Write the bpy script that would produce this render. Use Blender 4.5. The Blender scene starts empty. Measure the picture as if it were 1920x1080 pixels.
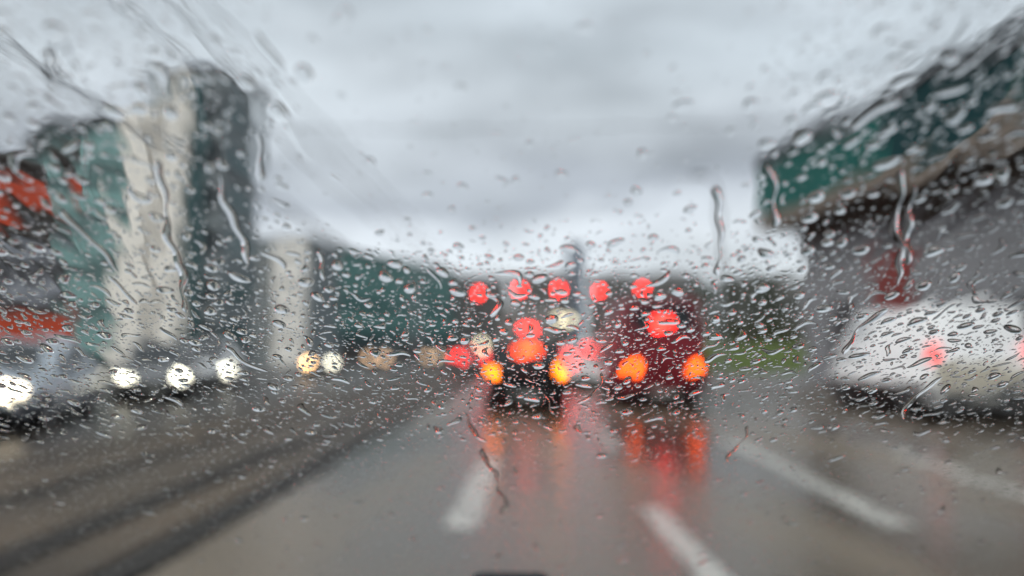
import bpy, bmesh, math, random
import numpy as np
from mathutils import Vector, Matrix
random.seed(7)
RNG = np.random.default_rng(11)
S = bpy.context.scene
COL = S.collection
R = math.radians

# ------------------------------------------------------------------ camera
EYE = Vector((0.0, 0.0, 1.25))
FPX = 1493.0                      # focal length in pixels of a 1920 wide frame
CX, CY = 960.0, 540.0
HORX, HORY = 985.0, 660.0         # where straight ahead (+Y) lands in the frame
YAW = math.atan((HORX - CX) / FPX)
PITCH = math.atan((HORY - CY) / FPX)
CAM_ROT = Matrix.Rotation(YAW, 3, 'Z') @ Matrix.Rotation(math.pi / 2 + PITCH, 3, 'X')


def ray(px, py):
    return CAM_ROT @ Vector(((px - CX) / FPX, -(py - CY) / FPX, -1.0))


def at(px, py, Y):
    """world point seen at that pixel, Y metres ahead"""
    d = ray(px, py)
    return EYE + d * (Y / d.y)


def project(p):
    q = CAM_ROT.transposed() @ (Vector(p) - EYE)
    return CX + FPX * q.x / -q.z, CY - FPX * q.y / -q.z


# ------------------------------------------------------------------ materials
def new_mat(name):
    m = bpy.data.materials.new(name)
    m.use_nodes = True
    return m, m.node_tree.nodes, m.node_tree.links


def mat(name, c, rough=0.6, metal=0.0, var=0.25, scale=3.0, bump=0.0, bscale=40.0, c2=None, spec=0.5, coat=0.0, stretch=None):
    m, N, L = new_mat(name)
    b = N['Principled BSDF']
    tc = N.new('ShaderNodeTexCoord')
    src = tc.outputs['Object']
    if stretch:
        mp = N.new('ShaderNodeMapping')
        mp.inputs['Scale'].default_value = stretch
        L.new(src, mp.inputs['Vector'])
        src = mp.outputs['Vector']
    n = N.new('ShaderNodeTexNoise')
    n.inputs['Scale'].default_value = scale
    n.inputs['Detail'].default_value = 6
    n.inputs['Roughness'].default_value = 0.6
    L.new(src, n.inputs['Vector'])
    r = N.new('ShaderNodeValToRGB')
    r.color_ramp.elements[0].position = 0.3
    r.color_ramp.elements[1].position = 0.7
    lo = c2 if c2 else tuple(x * (1 - var) for x in c)
    r.color_ramp.elements[0].color = (*lo, 1)
    r.color_ramp.elements[1].color = (*[min(1, x * (1 + (0 if c2 else var * 0.6))) for x in c], 1)
    L.new(n.outputs['Fac'], r.inputs['Fac'])
    L.new(r.outputs['Color'], b.inputs['Base Color'])
    b.inputs['Roughness'].default_value = rough
    b.inputs['Metallic'].default_value = metal
    b.inputs['Specular IOR Level'].default_value = spec
    b.inputs['Coat Weight'].default_value = coat
    if bump:
        n2 = N.new('ShaderNodeTexNoise')
        n2.inputs['Scale'].default_value = bscale
        n2.inputs['Detail'].default_value = 4
        L.new(src, n2.inputs['Vector'])
        bp = N.new('ShaderNodeBump')
        bp.inputs['Strength'].default_value = bump
        bp.inputs['Distance'].default_value = 0.02
        L.new(n2.outputs['Fac'], bp.inputs['Height'])
        L.new(bp.outputs['Normal'], b.inputs['Normal'])
    return m


def lamp_mat(name, c, strength):
    m, N, L = new_mat(name)
    b = N['Principled BSDF']
    b.inputs['Base Color'].default_value = (*[min(1, x) for x in c], 1)
    b.inputs['Roughness'].default_value = 0.3
    b.inputs['Emission Color'].default_value = (*c, 1)
    b.inputs['Emission Strength'].default_value = strength
    return m


def wet_mat(name, dry, damp, r0, r1, pscale, bump, spec=0.5, stretch=(1, 1, 1)):
    """wet road: grit, darker patches, smoother where water stands"""
    m, N, L = new_mat(name)
    b = N['Principled BSDF']
    tc = N.new('ShaderNodeTexCoord')
    mp = N.new('ShaderNodeMapping')
    mp.inputs['Scale'].default_value = stretch
    L.new(tc.outputs['Object'], mp.inputs['Vector'])
    big = N.new('ShaderNodeTexNoise')
    big.inputs['Scale'].default_value = pscale
    big.inputs['Detail'].default_value = 5
    L.new(mp.outputs['Vector'], big.inputs['Vector'])
    fine = N.new('ShaderNodeTexNoise')
    fine.inputs['Scale'].default_value = 60
    fine.inputs['Detail'].default_value = 3
    L.new(tc.outputs['Object'], fine.inputs['Vector'])
    ramp = N.new('ShaderNodeValToRGB')
    ramp.color_ramp.elements[0].position = 0.38
    ramp.color_ramp.elements[1].position = 0.62
    ramp.color_ramp.elements[0].color = (*damp, 1)
    ramp.color_ramp.elements[1].color = (*dry, 1)
    L.new(big.outputs['Fac'], ramp.inputs['Fac'])
    mix = N.new('ShaderNodeMixRGB')
    mix.blend_type = 'MULTIPLY'
    mix.inputs['Fac'].default_value = 0.5
    L.new(ramp.outputs['Color'], mix.inputs['Color1'])
    L.new(fine.outputs['Fac'], mix.inputs['Color2'])
    L.new(mix.outputs['Color'], b.inputs['Base Color'])
    mr = N.new('ShaderNodeMapRange')
    mr.inputs['From Min'].default_value = 0.35
    mr.inputs['From Max'].default_value = 0.65
    mr.inputs['To Min'].default_value = r0
    mr.inputs['To Max'].default_value = r1
    L.new(big.outputs['Fac'], mr.inputs['Value'])
    L.new(mr.outputs['Result'], b.inputs['Roughness'])
    b.inputs['Specular IOR Level'].default_value = spec
    b.inputs['Specular Tint'].default_value = (1.0, 0.92, 0.83, 1)      # muddy water
    bp = N.new('ShaderNodeBump')
    bp.inputs['Strength'].default_value = bump
    bp.inputs['Distance'].default_value = 0.01
    L.new(fine.outputs['Fac'], bp.inputs['Height'])
    L.new(bp.outputs['Normal'], b.inputs['Normal'])
    return m


def paint_mark_mat():
    m, N, L = new_mat('worn_road_paint')
    b = N['Principled BSDF']
    tc = N.new('ShaderNodeTexCoord')
    n = N.new('ShaderNodeTexNoise')
    n.inputs['Scale'].default_value = 14
    n.inputs['Detail'].default_value = 8
    n.inputs['Roughness'].default_value = 0.7
    L.new(tc.outputs['Object'], n.inputs['Vector'])
    r = N.new('ShaderNodeValToRGB')
    r.color_ramp.elements[0].position = 0.42
    r.color_ramp.elements[1].position = 0.60
    r.color_ramp.elements[0].color = (0.12, 0.115, 0.105, 1)
    r.color_ramp.elements[1].color = (0.66, 0.64, 0.58, 1)
    L.new(n.outputs['Fac'], r.inputs['Fac'])
    L.new(r.outputs['Color'], b.inputs['Base Color'])
    b.inputs['Roughness'].default_value = 0.35
    return m


M = {}
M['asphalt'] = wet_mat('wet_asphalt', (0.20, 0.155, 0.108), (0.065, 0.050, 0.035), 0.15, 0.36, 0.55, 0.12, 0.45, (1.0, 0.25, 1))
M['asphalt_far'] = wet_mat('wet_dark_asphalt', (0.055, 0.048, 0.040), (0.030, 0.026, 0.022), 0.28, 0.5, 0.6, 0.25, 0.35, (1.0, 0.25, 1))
M['tramlane'] = wet_mat('wet_track_bed', (0.13, 0.098, 0.070), (0.065, 0.050, 0.036), 0.42, 0.6, 0.9, 0.5, 0.18, (1.0, 0.3, 1))
M['forecourt'] = wet_mat('wet_forecourt', (0.15, 0.116, 0.084), (0.06, 0.047, 0.035), 0.3, 0.5, 0.5, 0.25, 0.42, (0.6, 0.6, 1))
M['groove'] = mat('rail_groove', (0.012, 0.011, 0.010), 0.75, 0, 0.3, 6, spec=0.12)
M['rail'] = mat('rail_steel', (0.06, 0.052, 0.045), 0.42, 0.5, 0.3, 5)
M['ground'] = wet_mat('damp_ground', (0.075, 0.068, 0.058), (0.05, 0.045, 0.04), 0.4, 0.7, 0.2, 0.3, 0.3)
M['pave'] = wet_mat('wet_paving', (0.17, 0.16, 0.15), (0.10, 0.095, 0.09), 0.25, 0.5, 1.2, 0.2)
M['kerb'] = mat('kerb_stone', (0.22, 0.21, 0.20), 0.5, bump=0.2)
M['mark'] = paint_mark_mat()
M['grass'] = mat('grass_soil', (0.066, 0.098, 0.008), 0.9, 0, 0.4, 1.2, bump=0.5)
M['blade'] = mat('grass_blade', (0.084, 0.125, 0.006), 0.7, 0, 0.4, 2.0)
M['leaf'] = mat('dark_leaves', (0.045, 0.062, 0.032), 0.6, 0, 0.5, 1.5)
M['leaf_hedge'] = mat('olive_leaves', (0.075, 0.078, 0.030), 0.7, 0, 0.5, 1.5)
M['bark'] = mat('bark', (0.05, 0.042, 0.035), 0.9, 0, 0.4, 8, bump=0.5)
M['teal_glass'] = mat('teal_cladding', (0.15, 0.30, 0.285), 0.35, 0, 0.3, 0.8, stretch=(0.25, 0.25, 2))
M['teal_dark'] = mat('dark_teal_cladding', (0.040, 0.090, 0.085), 0.35, 0, 0.25, 0.5)
M['teal_hall'] = mat('green_hall_cladding', (0.095, 0.240, 0.215), 0.5, 0, 0.22, 0.3, stretch=(0.4, 0.4, 1.5))
M['teal_band'] = mat('teal_ribbon_glass', (0.050, 0.105, 0.110), 0.15, 0, 0.3, 0.6)
M['teal_sign'] = mat('teal_fascia', (0.004, 0.092, 0.078), 0.5, 0, 0.25, 1.2, spec=0.2)
M['fascia_dark'] = mat('dark_fascia', (0.004, 0.034, 0.038), 0.5, 0, 0.4, 0.8, spec=0.12)
M['fascia_green'] = mat('green_fascia', (0.004, 0.040, 0.034), 0.5, 0, 0.4, 0.8, spec=0.12)
M['cream'] = mat('cream_render', (0.82, 0.78, 0.71), 0.75, 0, 0.12, 0.6, bump=0.1)
M['white_render'] = mat('white_render', (0.82, 0.79, 0.74), 0.75, 0, 0.12, 0.6, bump=0.1)
M['greybrown'] = mat('grey_brown_wall', (0.185, 0.215, 0.225), 0.7, 0, 0.3, 0.5, bump=0.1)
M['grey_wall'] = mat('grey_wall', (0.215, 0.22, 0.235), 0.7, 0, 0.12, 0.5, bump=0.1)
M['far_wall'] = mat('far_grey_wall', (0.15, 0.145, 0.14), 0.8, 0, 0.2, 0.3)
M['far_blue'] = mat('far_blue_wall', (0.22, 0.27, 0.34), 0.6, 0, 0.2, 0.3)
M['dark_wall'] = mat('dark_brown_wall', (0.075, 0.062, 0.055), 0.7, 0, 0.3, 0.6, bump=0.1)
M['winglass'] = mat('window_glass', (0.018, 0.024, 0.028), 0.12, 0, 0.4, 0.7, spec=0.35)
M['pale_glass'] = mat('pale_window_blind', (0.36, 0.38, 0.42), 0.3, 0, 0.2, 0.8)
M['red_sign'] = mat('red_sign_board', (0.62, 0.068, 0.018), 0.4, 0, 0.2, 0.8)
M['red_banner'] = mat('dull_red_banner', (0.20, 0.035, 0.030), 0.6, 0, 0.35, 1.2)
M['beige'] = mat('beige_trim', (0.16, 0.130, 0.105), 0.6, 0, 0.2, 1)
M['soffit'] = mat('brown_soffit', (0.085, 0.072, 0.062), 0.8, 0, 0.25, 0.8)
M['roof'] = mat('roof_felt', (0.10, 0.095, 0.09), 0.8)
M['steel'] = mat('galvanised_steel', (0.28, 0.29, 0.30), 0.45, 0.7, 0.15, 4)
M['darksteel'] = mat('dark_painted_steel', (0.05, 0.055, 0.06), 0.5, 0.2)
M['wire'] = mat('wire', (0.035, 0.036, 0.04), 0.5, 0.4)
M['black'] = mat('black_plastic', (0.010, 0.010, 0.010), 0.55, 0, 0.3, 5, spec=0.25)
M['tyre'] = mat('tyre_rubber', (0.016, 0.016, 0.016), 0.8, 0, 0.2, 8, bump=0.3)
M['alloy'] = mat('alloy', (0.35, 0.35, 0.36), 0.35, 0.8, 0.15, 5)
M['plate'] = mat('number_plate', (0.34, 0.34, 0.31), 0.5)
M['car_black'] = mat('black_car_paint', (0.008, 0.007, 0.008), 0.35, 0, 0.2, 2, spec=0.25)
M['car_red'] = mat('dark_red_car_paint', (0.170, 0.010, 0.018), 0.4, 0, 0.3, 2, spec=0.3)
M['car_white'] = mat('white_car_paint', (0.90, 0.91, 0.92), 0.45, 0, 0.05, 1, spec=0.3)
M['sky_painted'] = mat('sky_painted_window', (0.55, 0.58, 0.60), 0.5, 0, 0.15, 1, spec=0.3)  # pale sky reflection put into the colour of the white van's windows
M['car_dirty'] = mat('road_dirt_on_white', (0.50, 0.46, 0.38), 0.6, 0, 0.25, 2.5)
M['car_silver'] = mat('silver_blue_car_paint', (0.42, 0.48, 0.54), 0.28, 0.3, 0.1, 2, coat=0.5)
M['car_grey'] = mat('grey_car_paint', (0.12, 0.125, 0.13), 0.3, 0.2, 0.15, 2, coat=0.5)
M['truck'] = mat('grey_truck_body', (0.22, 0.21, 0.20), 0.55, 0, 0.2, 1)
M['lamp_red'] = lamp_mat('lit_tail_lamp', (1.0, 0.020, 0.014), 15)
M['lamp_red_soft'] = lamp_mat('lit_tail_lamp_soft', (1.0, 0.03, 0.025), 9)
M['lamp_orange'] = lamp_mat('lit_orange_lamp', (1.0, 0.17, 0.006), 13)
M['lamp_orange_red'] = lamp_mat('lit_orange_red_lamp', (1.0, 0.095, 0.008), 12)
M['lamp_brake'] = lamp_mat('lit_high_brake_lamp', (1.0, 0.06, 0.014), 13)
M['lamp_pale'] = lamp_mat('faintly_lit_tail_lamp', (1.0, 0.10, 0.09), 0.9)
M['lamp_signal'] = lamp_mat('lit_red_signal', (1.0, 0.018, 0.012), 22)
M['head_white'] = lamp_mat('lit_headlamp', (1.0, 0.94, 0.76), 8.5)
M['head_warm'] = lamp_mat('lit_warm_headlamp', (1.0, 0.82, 0.58), 8)
M['head_amber'] = lamp_mat('lit_amber_headlamp', (1.0, 0.58, 0.26), 14)
M['head_dim'] = lamp_mat('lit_dim_headlamp', (1.0, 0.62, 0.36), 3.2)
M['globe'] = lamp_mat('lit_globe', (1.0, 0.88, 0.62), 4.5)
M['lens_off'] = mat('unlit_lens', (0.16, 0.03, 0.02), 0.2)


def clear_mat():
    m, N, L = new_mat('windscreen_glass')
    N.remove(N['Principled BSDF'])
    t = N.new('ShaderNodeBsdfTransparent')
    t.inputs['Color'].default_value = (0.985, 0.995, 0.99, 1)
    g = N.new('ShaderNodeBsdfGlossy')
    g.inputs['Roughness'].default_value = 0.02
    f = N.new('ShaderNodeFresnel')
    f.inputs['IOR'].default_value = 1.05
    mx = N.new('ShaderNodeMixShader')
    ge = N.new('ShaderNodeNewGeometry')
    mu = N.new('ShaderNodeMath')
    mu.operation = 'SUBTRACT'
    mu.use_clamp = True
    L.new(f.outputs['Fac'], mu.inputs[0])
    L.new(ge.outputs['Backfacing'], mu.inputs[1])
    L.new(mu.outputs[0], mx.inputs['Fac'])
    L.new(t.outputs['BSDF'], mx.inputs[1])
    L.new(g.outputs['BSDF'], mx.inputs[2])
    L.new(mx.outputs['Shader'], N['Material Output'].inputs['Surface'])
    return m


def water_mat(name, kind):
    m, N, L = new_mat(name)
    N.remove(N['Principled BSDF'])
    g = N.new('ShaderNodeBsdfGlass' if kind == 'glass' else 'ShaderNodeBsdfRefraction')
    g.inputs['Roughness'].default_value = 0.0
    g.inputs['IOR'].default_value = 1.33
    g.inputs['Color'].default_value = (1, 1, 1, 1)
    L.new(g.outputs['BSDF'], N['Material Output'].inputs['Surface'])
    return m


M['pane'] = clear_mat()
M['drop'] = water_mat('rain_water', 'glass')
M['film'] = water_mat('rain_film', 'refraction')


# ------------------------------------------------------------------ mesh helper
class MB:
    def __init__(self):
        self.v, self.f = [], []

    def add(self, vs, fs):
        b = len(self.v)
        self.v += [tuple(x) for x in vs]
        self.f += [tuple(i + b for i in q) for q in fs]
        return self

    def box(self, x0, x1, y0, y1, z0, z1, bev=0.0):
        if bev <= 0:
            vs = [(x0, y0, z0), (x1, y0, z0), (x1, y1, z0), (x0, y1, z0), (x0, y0, z1), (x1, y0, z1), (x1, y1, z1), (x0, y1, z1)]
            return self.add(vs, [(3, 2, 1, 0), (4, 5, 6, 7), (0, 1, 5, 4), (1, 2, 6, 5), (2, 3, 7, 6), (3, 0, 4, 7)])
        bm = bmesh.new()
        bmesh.ops.create_cube(bm, size=1)
        for v in bm.verts:
            v.co = Vector(((x0 + x1) / 2 + v.co.x * (x1 - x0), (y0 + y1) / 2 + v.co.y * (y1 - y0), (z0 + z1) / 2 + v.co.z * (z1 - z0)))
        bmesh.ops.bevel(bm, geom=bm.edges[:], offset=bev, segments=2, affect='EDGES', profile=0.6)
        return self.bm(bm)

    def bm(self, bm):
        bm.verts.index_update()
        self.add([v.co[:] for v in bm.verts], [[v.index for v in f.verts] for f in bm.faces])
        bm.free()
        return self

    def tube(self, pts, r, seg=8):
        """r may be a number or one per point"""
        pts = [Vector(p) for p in pts]
        rr = r if hasattr(r, '__len__') else [r] * len(pts)
        b = []
        for i, p in enumerate(pts):
            d = (pts[min(i + 1, len(pts) - 1)] - pts[max(i - 1, 0)]).normalized()
            up = Vector((0, 0, 1)) if abs(d.z) < 0.95 else Vector((1, 0, 0))
            a = d.cross(up).normalized()
            c = a.cross(d)
            b += [p + (a * math.cos(2 * math.pi * k / seg) + c * math.sin(2 * math.pi * k / seg)) * rr[i] for k in range(seg)]
        fs = []
        for i in range(len(pts) - 1):
            for k in range(seg):
                fs.append((i * seg + k, i * seg + (k + 1) % seg, (i + 1) * seg + (k + 1) % seg, (i + 1) * seg + k))
        fs.append(tuple(reversed(range(seg))))
        fs.append(tuple((len(pts) - 1) * seg + k for k in range(seg)))
        return self.add(b, fs)

    def lathe_x(self, c, prof, seg=24):
        """prof: (radius, x) pairs turned round the x axis through c"""
        vs, fs = [], []
        n = len(prof)
        for k in range(seg):
            a = 2 * math.pi * k / seg
            for (r, x) in prof:
                vs.append((c[0] + x, c[1] + r * math.cos(a), c[2] + r * math.sin(a)))
        for k in range(seg):
            for i in range(n - 1):
                k2 = (k + 1) % seg
                fs.append((k * n + i, k2 * n + i, k2 * n + i + 1, k * n + i + 1))
        return self.add(vs, fs)

    def ball(self, c, r, seg=14):
        bm = bmesh.new()
        bmesh.ops.create_uvsphere(bm, u_segments=seg, v_segments=seg // 2 + 2, radius=r)
        for v in bm.verts:
            v.co = v.co + Vector(c)
        return self.bm(bm)

    def loft(self, rings):
        n = len(rings[0])
        vs = [p for q in rings for p in q]
        fs = []
        for i in range(len(rings) - 1):
            for k in range(n):
                fs.append((i * n + k, i * n + (k + 1) % n, (i + 1) * n + (k + 1) % n, (i + 1) * n + k))
        fs.append(tuple(reversed(range(n))))
        fs.append(tuple((len(rings) - 1) * n + k for k in range(n)))
        return self.add(vs, fs)

    def slab(self, quad, t):
        """a four-cornered plate, t thick along its normal"""
        q = [Vector(p) for p in quad]
        n = (q[1] - q[0]).cross(q[3] - q[0]).normalized() * t
        vs = q + [p + n for p in q]
        return self.add(vs, [(3, 2, 1, 0), (4, 5, 6, 7), (0, 1, 5, 4), (1, 2, 6, 5), (2, 3, 7, 6), (3, 0, 4, 7)])

    def build(self, name, m, parent=None, smooth=False, loc=None, rz=0.0):
        me = bpy.data.meshes.new(name)
        me.from_pydata(self.v, [], self.f)
        bm = bmesh.new()
        bm.from_mesh(me)
        bmesh.ops.recalc_face_normals(bm, faces=bm.faces[:])
        bm.to_mesh(me)
        bm.free()
        me.materials.append(m)
        if smooth:
            me.polygons.foreach_set('use_smooth', [True] * len(me.polygons))
            me.set_sharp_from_angle(angle=R(40))
        o = bpy.data.objects.new(name, me)
        COL.objects.link(o)
        if parent:
            o.parent = parent
        if loc is not None:
            o.location = loc
        if rz:
            o.rotation_euler.z = rz
        return o


def thing(name, label, cat, loc=(0, 0, 0), rz=0.0, group=None):
    o = bpy.data.objects.new(name, None)
    o.empty_display_size = 0.3
    COL.objects.link(o)
    o.location = loc
    o.rotation_euler.z = rz
    return tag(o, label, cat, group)


def tag(o, label, cat, group=None, kind=None):
    o['label'] = label
    o['category'] = cat
    if group:
        o['group'] = group
    if kind:
        o['kind'] = kind
    return o


def struct(o, label=None, cat=None):
    o['kind'] = 'structure'
    if label:
        o['label'] = label
    if cat:
        o['category'] = cat
    return o


# ------------------------------------------------------------------ ground and roads
def sheet(name, x0, x1, y0, y1, z, m, label, cat, ny=1):
    mb = MB()
    mb.box(x0, x1, y0, y1, z - 0.05, z)
    return struct(mb.build(name, m), label, cat)


g = MB()
g.add([(-900, -300, 0), (900, -300, 0), (900, 1500, 0), (-900, 1500, 0)], [(0, 1, 2, 3)])
struct(g.build('ground', M['ground']), 'damp brown ground stretching to the horizon', 'ground')
sheet('road', -2.1, 6.0, -12, 260, 0.008, M['asphalt'], 'wet grey asphalt carriageway with three rows of white dashes', 'road')
sheet('tram_track_bed', -6.2, -2.1, -12, 260, 0.0045, M['tramlane'], 'dark brown track bed with sunken rails left of the carriageway', 'track bed')
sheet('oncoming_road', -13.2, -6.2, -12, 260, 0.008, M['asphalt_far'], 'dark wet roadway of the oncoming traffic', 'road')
sheet('forecourt', 6.0, 9.4, -12, 42, 0.004, M['forecourt'], 'brown wet forecourt strip under the white van', 'forecourt')
pv = MB().box(-22, -13.2, -12, 72, -0.05, 0.13)
struct(pv.build('pavement', M['pave']), 'raised wet pavement in front of the left buildings', 'pavement')
pv = MB().box(9.4, 19, -12, 42, -0.05, 0.13)
struct(pv.build('pavement', M['pave']), 'raised wet pavement in front of the grey shop wall', 'pavement')
kb = MB().box(-13.2, -13.0, -12, 72, -0.05, 0.14)
struct(kb.build('kerb', M['kerb']), 'stone kerb along the oncoming roadway', 'kerb')
kb = MB().box(9.2, 9.4, -12, 42, -0.05, 0.14)
struct(kb.build('kerb', M['kerb']), 'stone kerb between forecourt and shop pavement', 'kerb')

for (x, w, lab) in ((-2.30, 0.34, 'dark rail groove next to the carriageway edge'), (-3.12, 0.38, 'dark rail groove in the middle of the track bed'),
                    (-4.40, 0.36, 'dark rail groove on the far half of the track bed'), (-5.50, 0.24, 'dark rail groove next to the oncoming roadway')):
    t = thing('tram_rail', lab, 'rail', (x, 0, 0), 0, 'rails sunk in the track bed')
    MB().box(-w / 2, w / 2, -12, 200, -0.04, 0.009).build('groove', M['groove'], t)
    MB().box(-0.035, 0.035, -12, 200, -0.04, 0.016, 0.006).build('rail', M['rail'], t)


def dash(x0, y0, x1, y1, w, lab, group):
    d = Vector((x1 - x0, y1 - y0, 0))
    n = Vector((d.y, -d.x, 0)).normalized() * w / 2
    a, b = Vector((x0, y0, 0)), Vector((x1, y1, 0))
    mb = MB()
    k = 14                        # slightly ragged painted edge
    L_, R_ = [], []
    for i in range(k + 1):
        p = a.lerp(b, i / k)
        L_.append(p - n * random.uniform(0.86, 1.05))
        R_.append(p + n * random.uniform(0.86, 1.05))
    vs = [(p.x, p.y, 0.013) for p in L_] + [(p.x, p.y, 0.013) for p in R_]
    mb.add(vs, [(i, k + 1 + i, k + 2 + i, i + 1) for i in range(k)])
    o = mb.build('road_marking', M['mark'])
    struct(o, lab, 'road marking')
    o['group'] = group


LM = 'white lane dashes'
dash(-0.46, 5.7, -0.40, 9.4, 0.26, 'white lane dash straight ahead behind the black car', LM)
dash(1.06, 3.2, 1.00, 6.5, 0.20, 'white lane dash at the bottom edge right of the middle', LM)
dash(1.16, 10.2, 1.2, 13.2, 0.16, 'short pale lane dash between the black car and the red van', LM)
dash(2.66, 5.8, 2.86, 11.4, 0.25, 'long white lane dash slanting towards the red van', LM)
dash(4.3, 6.6, 4.55, 10.0, 0.22, 'faint lane dash right, near the forecourt', LM)
for y in (16, 24, 32, 40, 50, 60):
    dash(1.2, y, 1.2, y + 3, 0.15, 'small distant lane dash between the queueing cars', LM)

# ------------------------------------------------------------------ vehicles


def wheel(root, x, y, r, w, side):
    o = bpy.data.objects.new('wheel', None)
    COL.objects.link(o)
    o.parent = root
    o.location = (x, y, r)
    s = side
    MB().lathe_x((0, 0, 0), [(r * 0.62, -w / 2), (r * 0.93, -w / 2), (r, -w * 0.32), (r, w * 0.32), (r * 0.93, w / 2), (r * 0.62, w / 2), (r * 0.62, -w / 2)], 28).build('tyre', M['tyre'], o, True)
    mb = MB().lathe_x((0, 0, 0), [(0.0, s * w * 0.30), (r * 0.2, s * w * 0.34), (r * 0.24, s * w * 0.26), (r * 0.55, s * w * 0.2), (r * 0.62, s * w * 0.48), (r * 0.63, -s * w * 0.4)], 24)
    for k in range(5):
        a = 2 * math.pi * k / 5
        c, q = math.cos(a), math.sin(a)
        mb.tube([(s * w * 0.36, c * r * 0.12, q * r * 0.12), (s * w * 0.42, c * r * 0.6, q * r * 0.6)], [r * 0.1, r * 0.075], 6)
    mb.build('rim', M['alloy'], o, True)
    MB().lathe_x((0, y, r), [(0.0, x + s * (w / 2 - 0.035)), (r * 1.13, x + s * (w / 2 - 0.035)), (r * 1.13, x - s * w * 0.6)], 28).build('wheel_arch', M['black'], root, True)


def section(y, w, zl, zt, edge=0.10):
    half = [(0.0, zl), (w - 0.14, zl), (w - 0.03, zl + 0.10), (w, zl + 0.5 * (zt - zl)), (w - 0.02, zt - edge), (w - 0.09, zt - 0.02), (w - 0.25, zt), (0.0, zt + 0.012)]
    pts = [(x, y, z) for x, z in half] + [(-x, y, z) for x, z in reversed(half[1:-1])]
    return pts


def frustum_faces(b, t):
    """b, t: (halfwidth_rear, halfwidth_front, y_rear, y_front, z) at the bottom and at the top -> the corners"""
    B = [Vector((-b[0], b[2], b[4])), Vector((b[0], b[2], b[4])), Vector((b[1], b[3], b[4])), Vector((-b[1], b[3], b[4]))]
    T = [Vector((-t[0], t[2], t[4])), Vector((t[0], t[2], t[4])), Vector((t[1], t[3], t[4])), Vector((-t[1], t[3], t[4]))]
    return B, T


def lerp_quad(q, u0, u1, v0, v1):
    """q: bottom-left, bottom-right, top-right, top-left"""
    def P(u, v):
        return q[0].lerp(q[1], u).lerp(q[3].lerp(q[2], u), v)
    return [P(u0, v0), P(u1, v0), P(u1, v1), P(u0, v1)]


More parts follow.
